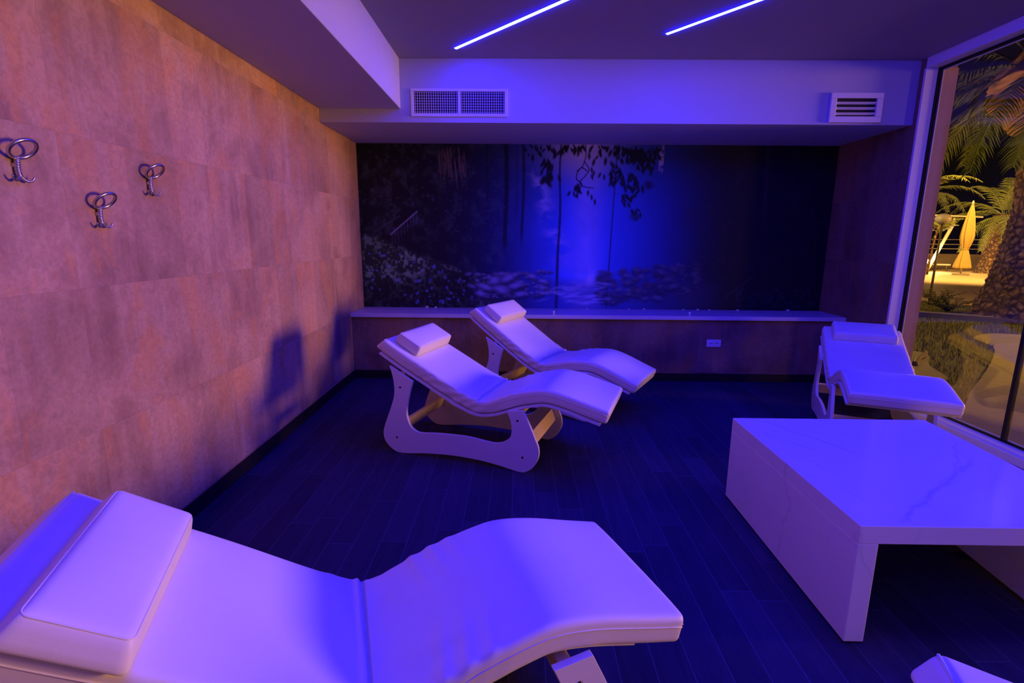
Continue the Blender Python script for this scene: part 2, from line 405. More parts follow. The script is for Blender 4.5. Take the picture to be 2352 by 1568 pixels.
# ------------------------------------------------------------------ the mural (printed picture, flat panel)
def mural():
    NX, NZ = 900, 324
    W, H = 1110., 383.
    X, Y = np.meshgrid((np.arange(NX) + .5) / NX * W, (np.arange(NZ) + .5) / NZ * H)
    rs = np.random.RandomState(5)
    def vnoise(sx, sy, oct=4, seed=0, px=0.):
        r = np.random.RandomState(seed); out = np.zeros_like(X); amp, tot = 1., 0.
        for o in range(oct):
            g = r.rand(256, 256); fx, fy = X / sx * 2 ** o + 31.7 * o + px, Y / sy * 2 ** o + 11.3 * o
            ix, iy = np.floor(fx).astype(int), np.floor(fy).astype(int); tx, ty = fx - ix, fy - iy
            tx, ty = tx * tx * (3 - 2 * tx), ty * ty * (3 - 2 * ty)
            a = lambda i, j: g[(iy + j) % 256, (ix + i) % 256]
            out += amp * ((a(0, 0) * (1 - tx) + a(1, 0) * tx) * (1 - ty) + (a(0, 1) * (1 - tx) + a(1, 1) * tx) * ty); tot += amp; amp *= .55
        return out / tot
    def sstep(a, b, v):
        t = np.clip((v - a) / (b - a), 0, 1); return t * t * (3 - 2 * t)
    C = np.zeros((NZ, NX, 3))
    def lay(mask, col):
        m = np.clip(mask, 0, 1)[..., None]; C[:] = C * (1 - m) + np.array(col) * m
    n1, n2, n3 = vnoise(60, 60, 5, 1), vnoise(18, 22, 4, 2), vnoise(6, 7, 3, 3)
    C[:] = np.array((.010, .012, .012))
    lay(sstep(.42, .8, n2) * .55 * (1 - sstep(330, 430, X)), (.045, .085, .060))
    lay(sstep(.55, .8, n3 * .6 + n2 * .4) * (1 - sstep(250, 340, X)) * (1 - sstep(160, 230, Y)) * .6, (.06, .09, .11))
    # mist and falling water
    cx = 505 + 12 * np.sin(Y / 70.)
    sl = np.where(X < cx, 118 - .05 * Y, 108 + .10 * Y)
    mist = np.exp(-np.abs((X - cx) / sl) ** 1.8)
    mist *= .72 + .56 * (vnoise(90, 140, 4, 8) - .5)
    haze = np.exp(-((X - 575) / 195.) ** 2) * .17
    mist = np.clip(mist * .80 + haze * 2.2, 0, 1)
    for _ in range(1): lay(mist, (.07, .20, .98))
    fall = np.exp(-((X - (420 + (Y - 80) * .36)) / (16 + .10 * np.abs(Y - 160))) ** 2) * sstep(20, 90, Y) * (1 - sstep(190, 330, Y))
    lay(fall * sstep(.35, .7, vnoise(30, 20, 4, 9)) * .6, (.55, .60, .95))
    lay(np.exp(-((X - 540) / 34.) ** 2) * (.35 + .3 * n2), (.50, .52, .98))
    lay(np.exp(-((X - 520) / 70.) ** 2) * (1 - sstep(0, 110, Y)) * .7, (.92, .84, .86))
    lay(np.exp(-((X - 520) / 8.) ** 2) * (1 - sstep(0, 60, Y)) * .5, (.95, .88, .88))
    # panel change of tone right of the joint
    lay(((X > 700) & (X < 712)) * (1 - sstep(40, 70, Y)) * sstep(.4, .6, n3) * .6, (.8, .72, .74))
    # dark wood to the right
    lay(sstep(690, 900, X) * .85, (.006, .007, .012))
    lay(sstep(.58, .75, n2) * sstep(700, 760, X) * .35, (.022, .030, .026))
    # receding trees between the mist and the bank
    for x0, w, y1, k in ((347, 5.5, 270, .88), (387, 3.6, 250, .8), (302, 3, 180, .5), (372, 1.6, 200, .4)):
        lay(np.exp(-((X - x0 - 2 * np.sin(Y / 50)) / w) ** 4) * (1 - sstep(y1 - 60, y1, Y)) * k, (.008, .010, .022))
    lay(np.exp(-((X - 474 + 4 * sstep(240, 380, Y) + 1.5 * np.sin(Y / 33)) / (2.3 + 1.6 * (Y / H))) ** 4) * .88, (.012, .014, .04))
    lay(np.exp(-((X - 604 + .028 * Y) / 1.7) ** 4) * .75, (.012, .014, .03))
    lay(np.exp(-((X - 948 - .05 * Y) / 5.) ** 4) * (1 - sstep(120, 200, Y)) * .7, (.040, .030, .028))
    # bank of shrubs lower left
    top = 208 + np.clip(X - 20, 0, 400) * .38 + 18 * (n1 - .5)
    bank = sstep(-8, 14, Y - top) * (1 - sstep(300, 420, X))
    lay(bank, (.030, .048, .024))
    tex = sstep(.48, .66, n3 * .55 + n2 * .45)
    lay(bank * tex * .8, (.17, .32, .15))
    lay(bank * tex * sstep(.42, .6, n1) * .75, (.30, .50, .26))
    lay(sstep(300, 350, Y + .12 * X) * bank * (1 - sstep(250, 330, X)) * .75, (.010, .014, .012))
    # left upper wood: light stems and leaves
    for _ in range(26):
        x0, y0 = 190 + rs.rand() * 60, 8 + rs.rand() * 40; L = 20 + rs.rand() * 45
        lay(np.exp(-((X - x0 - .1 * (Y - y0)) / 1.1) ** 2) * (Y > y0) * (Y < y0 + L) * .5, (.30, .22, .17))
    def blob(x, y, rx, ry, ang, col, k=.9, p=4):
        c, s = math.cos(ang), math.sin(ang)
        R = int(max(rx, ry) * 1.5 / W * NX) + 3
        i0, j0 = int(y / H * NZ), int(x / W * NX)
        sl = (slice(max(0, i0 - R), min(NZ, i0 + R)), slice(max(0, j0 - R), min(NX, j0 + R)))
        dx, dy = X[sl] - x, Y[sl] - y
        if dx.size == 0: return
        a, b = (dx * c + dy * s) / rx, (-dx * s + dy * c) / ry
        m = (np.exp(-(a * a + b * b) ** (p / 2)) * k)[..., None]
        C[sl] = C[sl] * (1 - m) + np.array(col) * m
    for _ in range(140):     # light speckles among the leaves
        blob(rs.rand() * 400, rs.rand() * 200, 1.5 + rs.rand() * 2.5, 1.5 + rs.rand() * 3, rs.rand() * 3, (.10, .13, .16), .32)
    for _ in range(70):     # pale flowers on the bank
        x = rs.rand() * 330; y = 215 + x * .36 + rs.rand() * (150 - x * .22)
        if y < 372: blob(x, y, 2 + rs.rand() * 3.5, 1.5 + rs.rand() * 2.2, rs.rand() * 3, (.20, .34, .70), .3 + .4 * rs.rand())
    # hand rail on the slope
    for k in range(9): 
        t = k / 8.; x0, y0 = 76 + 60 * t, 205 - 50 * t
        lay(np.exp(-((X - x0) / .9) ** 2) * (Y > y0) * (Y < y0 + 28) * .35, (.20, .20, .26))
    lay(np.exp(-((Y - (205 - (X - 76) * .83)) / 1.6) ** 2) * (X > 72) * (X < 138) * .85, (.42, .40, .50))
    lay(np.exp(-((Y - (205 - (X - 30) * .62)) / 1.5) ** 2) * (X > 30) * (X < 96) * .3, (.22, .2, .26))
    # stream bed: stones
    lay(sstep(300, 335, Y - 10 * (n1 - .5)) * sstep(240, 300, X) * (1 - sstep(780, 900, X)) * .55, (.05, .06, .10))
    def stone(x, y, r, b):
        q = (rs.rand() - .5) * .8; e = .7 + .6 * rs.rand()
        blob(x, y + r * .25, r * 1.2 * e, r * .8, q * .5, (.02, .024, .05), .6, 3)
        blob(x - r * .05, y - r * .15, r * .95 * e, r * .5, q, (b * .85, b * .95, min(.9, b * 1.5)), .8, 2.6)
    for _ in range(150):
        x = 258 + rs.rand() * 200; y = 318 + (rs.rand() - .3) * 62 + (x - 258) * -.04
        if y < 376: stone(x, y, 2 + rs.rand() * 7, .06 + .30 * rs.rand())
    for x, y, r in ((322, 318, 17), (354, 312, 15), (300, 334, 13), (338, 340, 16), (372, 330, 14), (385, 350, 12), (412, 306, 10), (288, 350, 12), (440, 318, 9)):
        stone(x, y, r, .40)
    for _ in range(170):
        x = 570 + rs.rand() * 250; y = 322 + (rs.rand() - .35) * 80 - (x - 570) * .10
        if y < 378: stone(x, y, 3 + rs.rand() * 9, (.08 + .16 * rs.rand()) * (1 - .5 * (x - 570) / 250))
    for _ in range(60):
        blob(430 + rs.rand() * 170, 318 + rs.rand() * 55, 6 + rs.rand() * 14, 1 + rs.rand() * 2.5, (rs.rand() - .5) * .6, (.60, .68, .95), .15 + .25 * rs.rand(), 2)
    blob(552, 312, 9, 16, .3, (.85, .82, .9), .5, 2)
    # trunk lying on the far bank, small sprays
    lay(np.exp(-((Y - (352 - (X - 880) * .80)) / 2.4) ** 2) * (X > 880) * (X < 945) * .6, (.055, .045, .05))
    for _ in range(90):
        blob(900 + rs.rand() * 205, 330 + rs.rand() * 50, 2 + rs.rand() * 5, 1 + rs.rand() * 2, rs.rand() * 3, (.02, .05, .055), .5)
    # foliage hanging in from above
    def leaf(x, y, L, ang, k=.95):
        blob(x + L * .5 * math.cos(ang), y + L * .5 * math.sin(ang), L * .52, L * .21, ang, (.010, .018, .014), k, 5)
    def spray(x, y, n, L, sx, sy):
        for _ in range(n):
            leaf(x + rs.randn() * sx, y + abs(rs.randn()) * sy, L * (.7 + .6 * rs.rand()), PI / 2 + (rs.rand() - .5) * 1.5)
    spray(450, 0, 26, 14, 26, 10); spray(500, 0, 9, 13, 14, 6); spray(560, 0, 22, 13, 40, 5)
    spray(625, 2, 46, 17, 34, 18); spray(660, 8, 40, 17, 22, 24); spray(690, 4, 12, 12, 8, 20)
    spray(438, 30, 16, 16, 9, 16); spray(448, 62, 10, 20, 8, 8)
    spray(596, 52, 9, 17, 12, 6); spray(620, 62, 16, 17, 16, 14); spray(650, 70, 18, 15, 14, 26); spray(632, 106, 14, 14, 10, 12); spray(648, 142, 6, 14, 5, 8)
    blob(652, 162, 13, 10, .2, (.015, .05, .035), .8); blob(680, 90, 12, 10, .2, (.012, .02, .02), .8)
    def vine(p, w=1.2):
        for q in catmull(p, 24): blob(q[0], q[1], w, w, 0, (.012, .016, .02), .8)
    vine([(530, 0), (532, 24), (526, 46), (514, 62), (512, 78), (524, 88), (518, 104), (512, 118)])
    vine([(530, 40), (540, 56), (532, 70), (520, 84), (528, 94), (552, 98)]); vine([(512, 60), (524, 52), (536, 60)])
    for x, y, a in ((546, 50, 1.5), (552, 58, 1.7), (546, 66, 1.3), (568, 62, 2.0), (576, 66, 1.6), (498, 104, 2.0), (505, 106, 1.2), (540, 102, 1.6), (548, 112, 1.5), (556, 122, 1.5), (520, 96, 1.6), (514, 108, 1.5)):
        leaf(x, y, 14, a)
    spray(514, 84, 8, 12, 5, 10)
    # picture joints
    for xj in (185, 370, 555, 740, 925): lay(np.exp(-((X - xj) / .6) ** 2) * .18, (.01, .01, .015))
    C[:] = np.clip(C, .002, .95)
    x0, x1, z0, z1 = XL + .002, 3.398, .7065, ZB - .0005
    xs, zs = np.linspace(x0, x1, NX + 1), np.linspace(z1, z0, NZ + 1)
    GX, GZ = np.meshgrid(xs, zs)
    V = np.stack([GX, np.full_like(GX, YM), GZ], -1).reshape(-1, 3)
    idx = np.arange((NX + 1) * (NZ + 1)).reshape(NZ + 1, NX + 1)
    F = np.stack([idx[:-1, :-1], idx[1:, :-1], idx[1:, 1:], idx[:-1, 1:]], -1).reshape(-1, 4)
    b = len(V)
    V2 = np.array([[x0, YM + .02, z1], [x1, YM + .02, z1], [x1, YM + .02, z0], [x0, YM + .02, z0]])
    V = np.concatenate([V, V2])
    me = bpy.data.meshes.new('mural')
    nf = len(F) + 1
    loops = np.concatenate([F.ravel(), [b, b + 1, b + 2, b + 3]])
    me.vertices.add(len(V)); me.vertices.foreach_set('co', V.ravel())
    me.loops.add(len(loops)); me.loops.foreach_set('vertex_index', loops.astype(np.int32))
    me.polygons.add(nf); me.polygons.foreach_set('loop_start', (np.arange(nf) * 4).astype(np.int32))
    me.update(calc_edges=True)
    at = me.color_attributes.new('print', 'FLOAT_COLOR', 'POINT')
    Pd = np.pad(C, ((0, 1), (0, 1), (0, 0)), mode='edge').reshape(-1, 3)
    Pd = np.concatenate([Pd, np.full((4, 3), .02)])
    at.data.foreach_set('color', np.concatenate([Pd, np.ones((len(Pd), 1))], 1).astype(np.float32).ravel())
    t = NT('printed forest picture')
    a = t.n('ShaderNodeVertexColor', layer_name='print')
    t.bsdf(a.outputs[0], .5, .25)
    me.materials.append(t.m)
    o = bpy.data.objects.new('mural', me); COL.objects.link(o)
    tag(o, 'wide forest waterfall photo mural filling the wall niche above the ledge', 'mural')
mural()

# ------------------------------------------------------------------ ceiling lights
def led(p0, d, L, label):
    d = Vector((d[0], d[1], 0)).normalized(); a = math.atan2(d.y, d.x)
    e = empty('led_strip', (p0[0], p0[1], ZC - .0006), a, label=label, cat='ceiling light', group='blue light strips in the ceiling')
    n = 8
    P = []
    for u in (0., L):
        P.append([(u, .0165 * math.cos(PI * k / n), -.0015 - .0055 * math.sin(PI * k / n)) for k in range(n + 1)])
    m = MB().grid(P, flip=True)
    m.add([p for p in P[0]], [tuple(range(n + 1))]); m.add([p for p in P[1]], [tuple(range(n, -1, -1))])
    m.build('diffuser', M_LED, e)
    MB().box((-.006, L + .006), (-.021, .021), (-.0014, 0)).build('profile', M_FRAME, e)
led((-.519, 4.565), (.822, -.894), 4.6, 'blue light strip nearer the tiled wall and the bulkhead')
led((1.092, 4.245), (.50, -.66), 4.2, 'blue light strip nearer the window side of the ceiling')

led((-.86, 1.60), (.72, -.80), 4.2, 'blue light strip above the largest lounger, nearest the viewer')

# ------------------------------------------------------------------ grilles, outlet, ledge bits
g = empty('air_grille', (-.522, YB, 2.632), label='wide white double air grille with fine vertical bars on the beam', cat='air vent')
hw, hh = .418, .113
fr = MB()
for x, z in (((-hw, hw), (hh - .022, hh)), ((-hw, hw), (-hh, -hh + .026)), ((-hw, -hw + .026), (-hh + .026, hh - .022)), ((hw - .026, hw), (-hh + .026, hh - .022)), ((-.012, .012), (-hh + .026, hh - .022))):
    fr.box(x, (-.012, -.0005), z)
fr.build('frame', M_FRAME, g, .002)
for x0, x1 in ((-hw + .027, -.013), (.013, hw - .027)):
    m = MB(); n = 19
    for i in range(n):
        x = x0 + (i + .5) * (x1 - x0) / n
        m.box((x - .0018, x + .0018), (-.0075, -.0035), (-hh + .026, hh - .022))
    for i in range(8):
        z = -hh + .026 + (i + .5) * (2 * hh - .048) / 8
        m.box((x0, x1), (-.0034, -.0018), (z - .0010, z + .0010))
    m.build('bars', M_FRAME, g)
MB().box((-hw + .02, hw - .02), (-.0013, -.0006), (-hh + .02, hh - .018)).build('backing', M_DARK, g)

g = empty('vent_box', (2.885, YB, 2.606), label='small white square vent with three tilted louvers at the beam end', cat='air vent')
hw, hh = .222, .120
fr = MB()
for x, z in (((-hw, hw), (hh - .045, hh)), ((-hw, hw), (-hh, -hh + .05)), ((-hw, -hw + .052), (-hh + .05, hh - .045)), ((hw - .052, hw), (-hh + .05, hh - .045))):
    fr.box(x, (-.022, -.0005), z)
fr.build('frame', M_FRAME, g, .004)
for k in range(3):
    z = -hh + .072 + k * .043
    M = Matrix.Translation((0, -.0115, z)) @ Matrix.Rotation(math.radians(-42), 4, 'X')
    MB().box((-hw + .053, hw - .053), (-.0115, .0115), (-.0018, .0018), M).build('louver', M_FRAME, g)
MB().box((-hw + .05, hw - .05), (-.003, -.0006), (-hh + .05, hh - .04)).build('backing', M_DARK, g)

g = empty('wall_outlet', (2.07, YP, .416), label='white double wall socket on the parapet under the ledge', cat='outlet')
MB().rbox((0, -.005, 0), .150, .0095, .080, .004, 4).build('plate', M_PLASTIC, g)
for x in (-.030, .030):
    m = MB()
    m.box((x - .024, x + .024), (-.0108, -.0099), (-.024, .024))
    m.build('socket', M_PLASTIC, g, .0005)
    m = MB()
    for k in (-1, 0, 1): m.tube([(x + k * .012, -.0114, 0), (x + k * .012, -.0109, 0)], .0042, 8)
    m.build('socket_hole', M_DARK, g)

for i, (x, lab) in enumerate(((.378, 'small white spotlight on the ledge below the mural centre'), (1.793, 'small white spotlight on the ledge above the wall socket'))):
    e = empty('ledge_spotlight', (x, 5.375, .706), label=lab, cat='spotlight', group='little spotlights on the ledge')
    MB().tube([(0, 0, 0), (0, 0, .006)], .014, 14).build('base', M_PLASTIC, e)
    MB().tube([(0, 0, .006), (0, 0, .018)], .005, 8).build('neck', M_PLASTIC, e)
    MB().tube([(0, -.008, .026), (0, .014, .030)], .013, 14).build('head', M_PLASTIC, e)
peb = [(-1.02, 'first', .021), (-.92, 'second', .016), (.78, '', .013), (1.25, '', .012), (1.42, '', .014), (1.86, '', .012), (2.02, '', .015), (2.15, '', .012), (2.46, '', .014), (3.02, '', .018)]
for i, (x, nm, r) in enumerate(peb):
    m = MB().sphere((0, 0, r * .62), r, 12, 8, .62)
    o = m.build('pebble', M_PEBBLE); o.location = (x, 5.80 - .03 * rnd.random(), .706); o.rotation_euler = (0, 0, rnd.random() * 3)
    tag(o, ['white pebble on the ledge behind the rear left loungers', 'white pebble on the ledge along the foot of the mural'][0 if i < 2 else 1], 'pebble', 'white pebbles along the foot of the mural' if i >= 2 else 'white pebbles at the left of the ledge')

# ------------------------------------------------------------------ coat hooks on the tiled wall
def hook(y, z, label):
    e = empty('coat_hook', (XL, y, z), label=label, cat='coat hook', group='ring topped coat hooks on the tiled wall')
    # local: +x away from the wall; origin at the top of the stem
    R = .043; ring = []
    for k in range(36):
        a = 2 * PI * k / 36
        yy, hgt = R * math.sin(a), R * .92 * (1 - math.cos(a))
        ring.append((.014 + hgt * .70, yy * 1.08, .002 + hgt * .74))
    MB().tube(ring, .0066, 10, closed=True).build('ring', M_CHROME, e)
    pts = [(.016, 0, .004), (.014, 0, -.010), (.012, 0, -.030), (.013, 0, -.050), (.016, 0, -.062)]
    cp = catmull(pts, 10); rs = [.0092 + .0014 * math.sin(i * 1.4) for i in range(len(cp))]
    MB().tube(cp, rs, 12).build('stem', M_CHROME, e)
    MB().tube([(0.0005, 0, -.022), (.012, 0, -.022)], [.012, .009], 14).build('mount', M_CHROME, e)
    for s in (-1, 1):
        p = [(.016, 0, -.056), (.018, s * .009, -.067), (.022, s * .022, -.075), (.026, s * .034, -.071), (.029, s * .042, -.058)]
        cp = catmull(p, 6); n = len(cp)
        MB().tube(cp, [.0056 - .0018 * i / n for i in range(n)], 8).build('prong', M_CHROME, e)
    return e
hook(1.858, 1.752, 'nickel coat hook nearest the viewer, high on the tiled wall')
hook(2.192, 1.602, 'middle nickel coat hook, set lower than the other two')
hook(2.520, 1.756, 'nickel coat hook farthest along the tiled wall, upper one')

# ------------------------------------------------------------------ marble coffee table
tb = empty('coffee_table', (1.79, 2.28, 0), label='low white marble coffee table with two solid side slabs', cat='table')
c = (1.79, 2.28)
def tbox(name, x, y, z, bev=.003):
    return bx(name, [v - c[0] for v in x], [v - c[1] for v in y], z, M_MARBLE, tb, bev)
def tquad(name, pts, z0, z1):
    m = MB().prism([(x - c[0], y - c[1]) for x, y in pts], z0, z1, lambda a, b, w: (a, b, w))
    return m.build(name, M_MARBLE, tb, .003, merge=True)
YA, YZ = 1.712, 2.850
tquad('tabletop', [(1.243, YA), (2.240, YA), (2.338, YZ), (1.243, YZ)], .418, .490)
tquad('side_slab', [(1.243, YA), (1.318, YA), (1.318, YZ), (1.243, YZ)], .010, .4178)
tquad('side_slab', [(2.115, YA), (2.240, YA), (2.338, YZ), (2.232, YZ)], .020, .4178)
for y in (YA + .12, (YA + YZ) / 2, YZ - .12):
    MB().box((1.265 - c[0], 1.297 - c[0]), (y - .03 - c[1], y + .03 - c[1]), (0, .0098)).build('foot', M_BLACK, tb)
    x = 2.18 + (y - YA) * .09
    MB().box((x - .03 - c[0], x + .03 - c[0]), (y - .03 - c[1], y + .03 - c[1]), (0, .0198)).build('foot', M_BLACK, tb)

# ------------------------------------------------------------------ loungers
TOP = [(-.154, .798), (0., .712), (.197, .612), (.39, .515), (.485, .474), (.55, .456), (.61, .460), (.68, .480), (.80, .524), (.93, .555), (1.02, .563), (1.14, .545), (1.30, .502), (1.415, .472)]
PANEL = [(-.103, .612, 1), (.076, .519, 1), (.047, .431, 0), (.022, .315, 0), (.027, .258, 0), (.050, .204, 0), (.096, .174, 0), (.147, .170, 0), (.27, .183, 0), (.468, .190, 0), (.611, .177, 0), (.676, .174, 0), (.731, .187, 0), (.777, .226, 0), (.792, .282, 0), (.785, .361, 0), (.757, .436, 1), (.868, .450, 1), (.881, .422, 0), (.918, .335, 0), (.955, .235, 0), (.975, .177, 0), (.974, .114, 0), (.94, .046, 0), (.887, .006, 0), (.842, 0., 0), (.704, .022, 0), (.563, .037, 0), (.367, .040, 0), (.164, .024, 0), (-.016, 0., 0), (-.091, .012, 0), (-.155, .067, 0), (-.171, .134, 0), (-.148, .215, 0), (-.1, .328, 0), (-.072, .418, 0), (-.073, .502, 0), (-.089, .576, 0)]
THK, BRD = .086, .016

def lounger(loc, th, tilt, label, pillow_label, dtop=None, hw=.295, pil=(.185, .0, .21, .50, .078), crease=1.0, fr=0., wc=0., bend=.035, bi=-.004):
    """local axes: x from head to foot, y across, z up"""
    e = empty('wave_lounger', (loc[0], loc[1], 0), th, label=label, cat='lounger', group='white wave loungers')
    ct, st = math.cos(tilt), math.sin(tilt)
    def T(p):
        u, z = p[0] - .5, p[1] - .45
        return (.5 + u * ct - z * st, .45 + u * st + z * ct)
    pts = [T(p) for p in TOP]
    if dtop is not None:
        ku, kz = zip(*dtop)
        pts = [(u, z + float(np.interp(u, ku, kz))) for u, z in pts]
    prof = catmull(pts, 14)
    # resample by arc length
    A = np.array(prof); s = np.concatenate([[0], np.cumsum(np.hypot(*np.diff(A, axis=0).T))]); L = s[-1]
    def at(t):
        return np.array([np.interp(t, s, A[:, 0]), np.interp(t, s, A[:, 1])])
    def frame(t):
        d = at(min(L, t + .012)) - at(max(0, t - .012)); d /= np.hypot(*d)
        return d, np.array([-d[1], d[0]])
    def P(t, depth, w):
        p = at(t); d, n = frame(t)
        sh = .036 * max(0., 1 - t / .22) * depth / THK
        q = p - n * depth - d * sh
        return (q[0], w + wc, q[1])
    sv = float(np.interp(.552, A[:, 0], s))                     # arc position of the fold
    # --- mattress: rings of a rounded rectangle swept along the profile
    r = .020
    ring = []                                                     # (fraction across, depth, on top?)
    def ringpts(ins):
        W2, t0, t1 = hw - ins, ins * .9, THK - ins * .9
        rr = max(.004, r - ins * .6); o = []
        for k in range(27): 
            f = -1 + 2 * k / 26; o.append((f * (W2 - rr), t0))
        for k in range(1, 6):
            a = PI / 2 * k / 5; o.append((W2 - rr + rr * math.sin(a), t0 + rr - rr * math.cos(a)))
        for k in range(1, 4): o.append((W2, t0 + rr + (t1 - t0 - 2 * rr) * k / 4))
        for k in range(0, 6):
            a = PI / 2 * k / 5; o.append((W2 - rr + rr * math.cos(a), t1 - rr + rr * math.sin(a)))
        for k in range(1, 10): o.append(((W2 - rr) * (1 - 2 * k / 10), t1))
        for k in range(0, 6):
            a = PI / 2 * k / 5; o.append((-(W2 - rr) - rr * math.sin(a), t1 - rr + rr * math.cos(a)))
        for k in range(1, 4): o.append((-W2, t1 - rr - (t1 - t0 - 2 * rr) * k / 4))
        for k in range(0, 5):
            a = PI / 2 * k / 5; o.append((-(W2 - rr) - rr * math.cos(a), t0 + rr - rr * math.sin(a)))
        return o
    st_ = [(r * (1 - math.cos(PI / 2 * k / 5)), r * (1 - math.sin(PI / 2 * k / 5))) for k in range(5)]
    stations = st_ + [(t, 0.) for t in sorted(list(np.linspace(r, L - r, 150)) + list(np.linspace(sv - .05, sv + .05, 45)))] + [(L - a, b) for a, b in reversed(st_)]
    ph = rnd.random() * 6
    G = []
    for t, ins in stations:
        row = []
        for w, dep in ringpts(ins):
            x, y, z = P(t, dep, w)
            f = w / hw
            top = dep < .012
            nn = frame(t)[1]; dz = 0.
            edge = 1 - abs(f) ** 4
            if top:
                dz += .006 * edge                                  # soft crown
                dz -= crease * .016 * math.exp(-((t - sv - .006 * f) / .0055) ** 2)
                dz += crease * .007 * math.exp(-((t - sv + .017 - .006 * f) / .009) ** 2)
                for t0, am in ((.17, .0075), (.235, .006), (.30, .004), (-.10, .003)):   # folds running in from the near edges
                    dz += crease * am * math.exp(-((t - sv - t0 - .05 * (1 - abs(f))) / .017) ** 2) * max(0., min(1., (abs(f) - .05) / .8)) ** 1.5
                dz -= crease * .010 * math.exp(-((t - sv - .05) / .035) ** 2) * (.5 - .5 * math.cos(9 * f + ph)) * abs(f)
                for c0, wd, am in ((-.55, .05, .010), (-.72, .03, -.007), (.62, .06, .006)):
                    dz += crease * am * math.exp(-((f - c0 + .5 * (t - sv - .2)) / wd) ** 2) * math.exp(-((t - sv - .22) / .14) ** 2)
            if abs(f) > .93 and dep > .012:                                       # gathers along the sides near the fold
                g_ = math.exp(-((t - sv + .18) / .30) ** 2)
                y += math.copysign(1, w) * g_ * .0042 * math.sin((t * 62 + dep * 90) + 2.2 * math.sin(t * 17 + ph))
                dz += g_ * .002 * math.sin(t * 55 + ph)
            row.append((x + nn[0] * dz, y, z + nn[1] * dz))
        G.append(row)
    m = MB().grid(G, closeV=True)
    n = len(G[0]); b = 0
    m.add(G[0], [tuple(range(n))]); m.add(G[-1], [tuple(range(n - 1, -1, -1))])
    mat = m.build('mattress', M_LEATHER, e, merge=True)
    # seam cord around the sides and the foot end
    m = MB()
    for sgn in (-1, 1):
        m.tube([P(t, .030, sgn * (hw + .0006)) for t in np.linspace(.03, L - .012, 70)], .0022, 6)
    m.tube([P(L, .030, w) for w in np.linspace(-hw + .01, hw - .01, 20)], .0022, 6)
    m.tube([P(.004, .004, w) for w in np.linspace(-hw + .012, hw - .012, 24)], .0042, 6)
    m.build('seam_cord', M_LEATHER, mat)
    # --- curved plywood board under the mattress
    G = []
    for t in np.linspace(.05, L - bend, 110):
        G.append([P(t, THK + a, w) for w, a in ((-hw + bi, .005), (hw - bi, .005), (hw - bi, BRD + .004), (-hw + bi, BRD + .004))])
    m = MB().grid(G, closeV=True, smooth=False); m.add(G[0], [(0, 1, 2, 3)]); m.add(G[-1], [(3, 2, 1, 0)])
    m.build('seat_board', M_LAQ, e, merge=True)
    def under(u):                                                  # underside height of the board
        ts = np.linspace(.05, L - .02, 160); q = np.array([P(t, THK + BRD, 0) for t in ts])
        return float(np.interp(u, q[:, 0], q[:, 2]))
    z_r, z_f = under(-.02 + fr) - .022, under(.81 + fr) - .006               # tops of the uprights
    base_r, base_f = .571, .438
    def lift(u, z):
        if z < .2: return z
        if u < .4: return z + (z_r - base_r) * min(1, (z - .2) / .33)
        return z + (z_f - base_f) * min(1, (z - .2) / .22)
    seg = []; out = []
    N = len(PANEL)
    for i in range(N):                                            # spline between sharp corners
        p0, p1, p2, p3 = PANEL[i - 1], PANEL[i], PANEL[(i + 1) % N], PANEL[(i + 2) % N]
        a0 = p1 if p1[2] else p0; a3 = p2 if p2[2] else p3
        q = [np.array(v[:2]) for v in (a0, p1, p2, a3)]
        for k in range(5):
            t = k / 5.
            v = .5 * (2 * q[1] + (q[2] - q[0]) * t + (2 * q[0] - 5 * q[1] + 4 * q[2] - q[3]) * t ** 2 + (3 * q[1] - q[0] - 3 * q[2] + q[3]) * t ** 3)
            out.append((v[0] + fr, max(0., lift(v[0], v[1]))))
    po = hw + .020
    for sgn in (-1, 1):
        y0, y1 = sgn * po, sgn * (po - .022)
        pan = MB().prism(out, min(y0, y1), max(y0, y1), lambda a, b, w: (a, w + wc, b)).build('side_panel', M_LAQ, e, .003)
        import bmesh
        bm = bmesh.new(); bm.from_mesh(pan.data); bmesh.ops.recalc_face_normals(bm, faces=bm.faces); bm.to_mesh(pan.data); bm.free()
        for u, z in ((-.022, lift(-.02, .47)), (-.062, .112), (.832, lift(.83, .372)), (.868, .104)):
            MB().tube([(u + fr, wc + sgn * (po - .001), z), (u + fr, wc + sgn * (po + .0022), z)], .0072, 12).build('bolt', M_BOLT, pan)
    wb = po - .0225
    for u, z0, z1, ang in ((-.005, .17, .25, .35), (.905, .165, .245, -.35)):
        M = Matrix.Translation((u + fr, wc, (z0 + z1) / 2)) @ Matrix.Rotation(ang, 4, 'Y')
        MB().box((-.012, .012), (-wb, wb), (-.045, .045), M).build('crossbar', M_WOOD, e, .003)
    for u in (-.015, .80):
        u += fr; z1 = under(u) - .012
        MB().box((u - .018, u + .018), (wc - wb, wc + wb), (z1 - .06, z1 - .004)).build('crossbar', M_WOOD, e, .003)
    # --- head pillow lying on the backrest
    sc, wo, pl, pw, pt = pil[:5]; tp_ = pil[5] if len(pil) > 5 else (.05, .03)
    q = at(sc); d, nn = frame(sc)
    q = q + nn * (pt / 2 + .006)
    X_, Z_ = Vector((d[0], 0, d[1])), Vector((nn[0], 0, nn[1])); Y_ = Z_.cross(X_)
    Ml = Matrix((X_, Y_, Z_)).transposed().to_4x4(); Ml.translation = Vector((q[0], wo + wc, q[1]))
    Mw = Matrix.Translation((loc[0], loc[1], 0)) @ Matrix.Rotation(th, 4, 'Z') @ Ml
    p = MB().rbox((0, 0, 0), pl, pw, pt, .018, 7, crown=.010, taper=tp_).build('head_pillow', M_LEATHER, merge=True)
    p.matrix_world = Mw
    tag(p, pillow_label, 'pillow', 'head pillows on the loungers')
    rr = .016; c = []
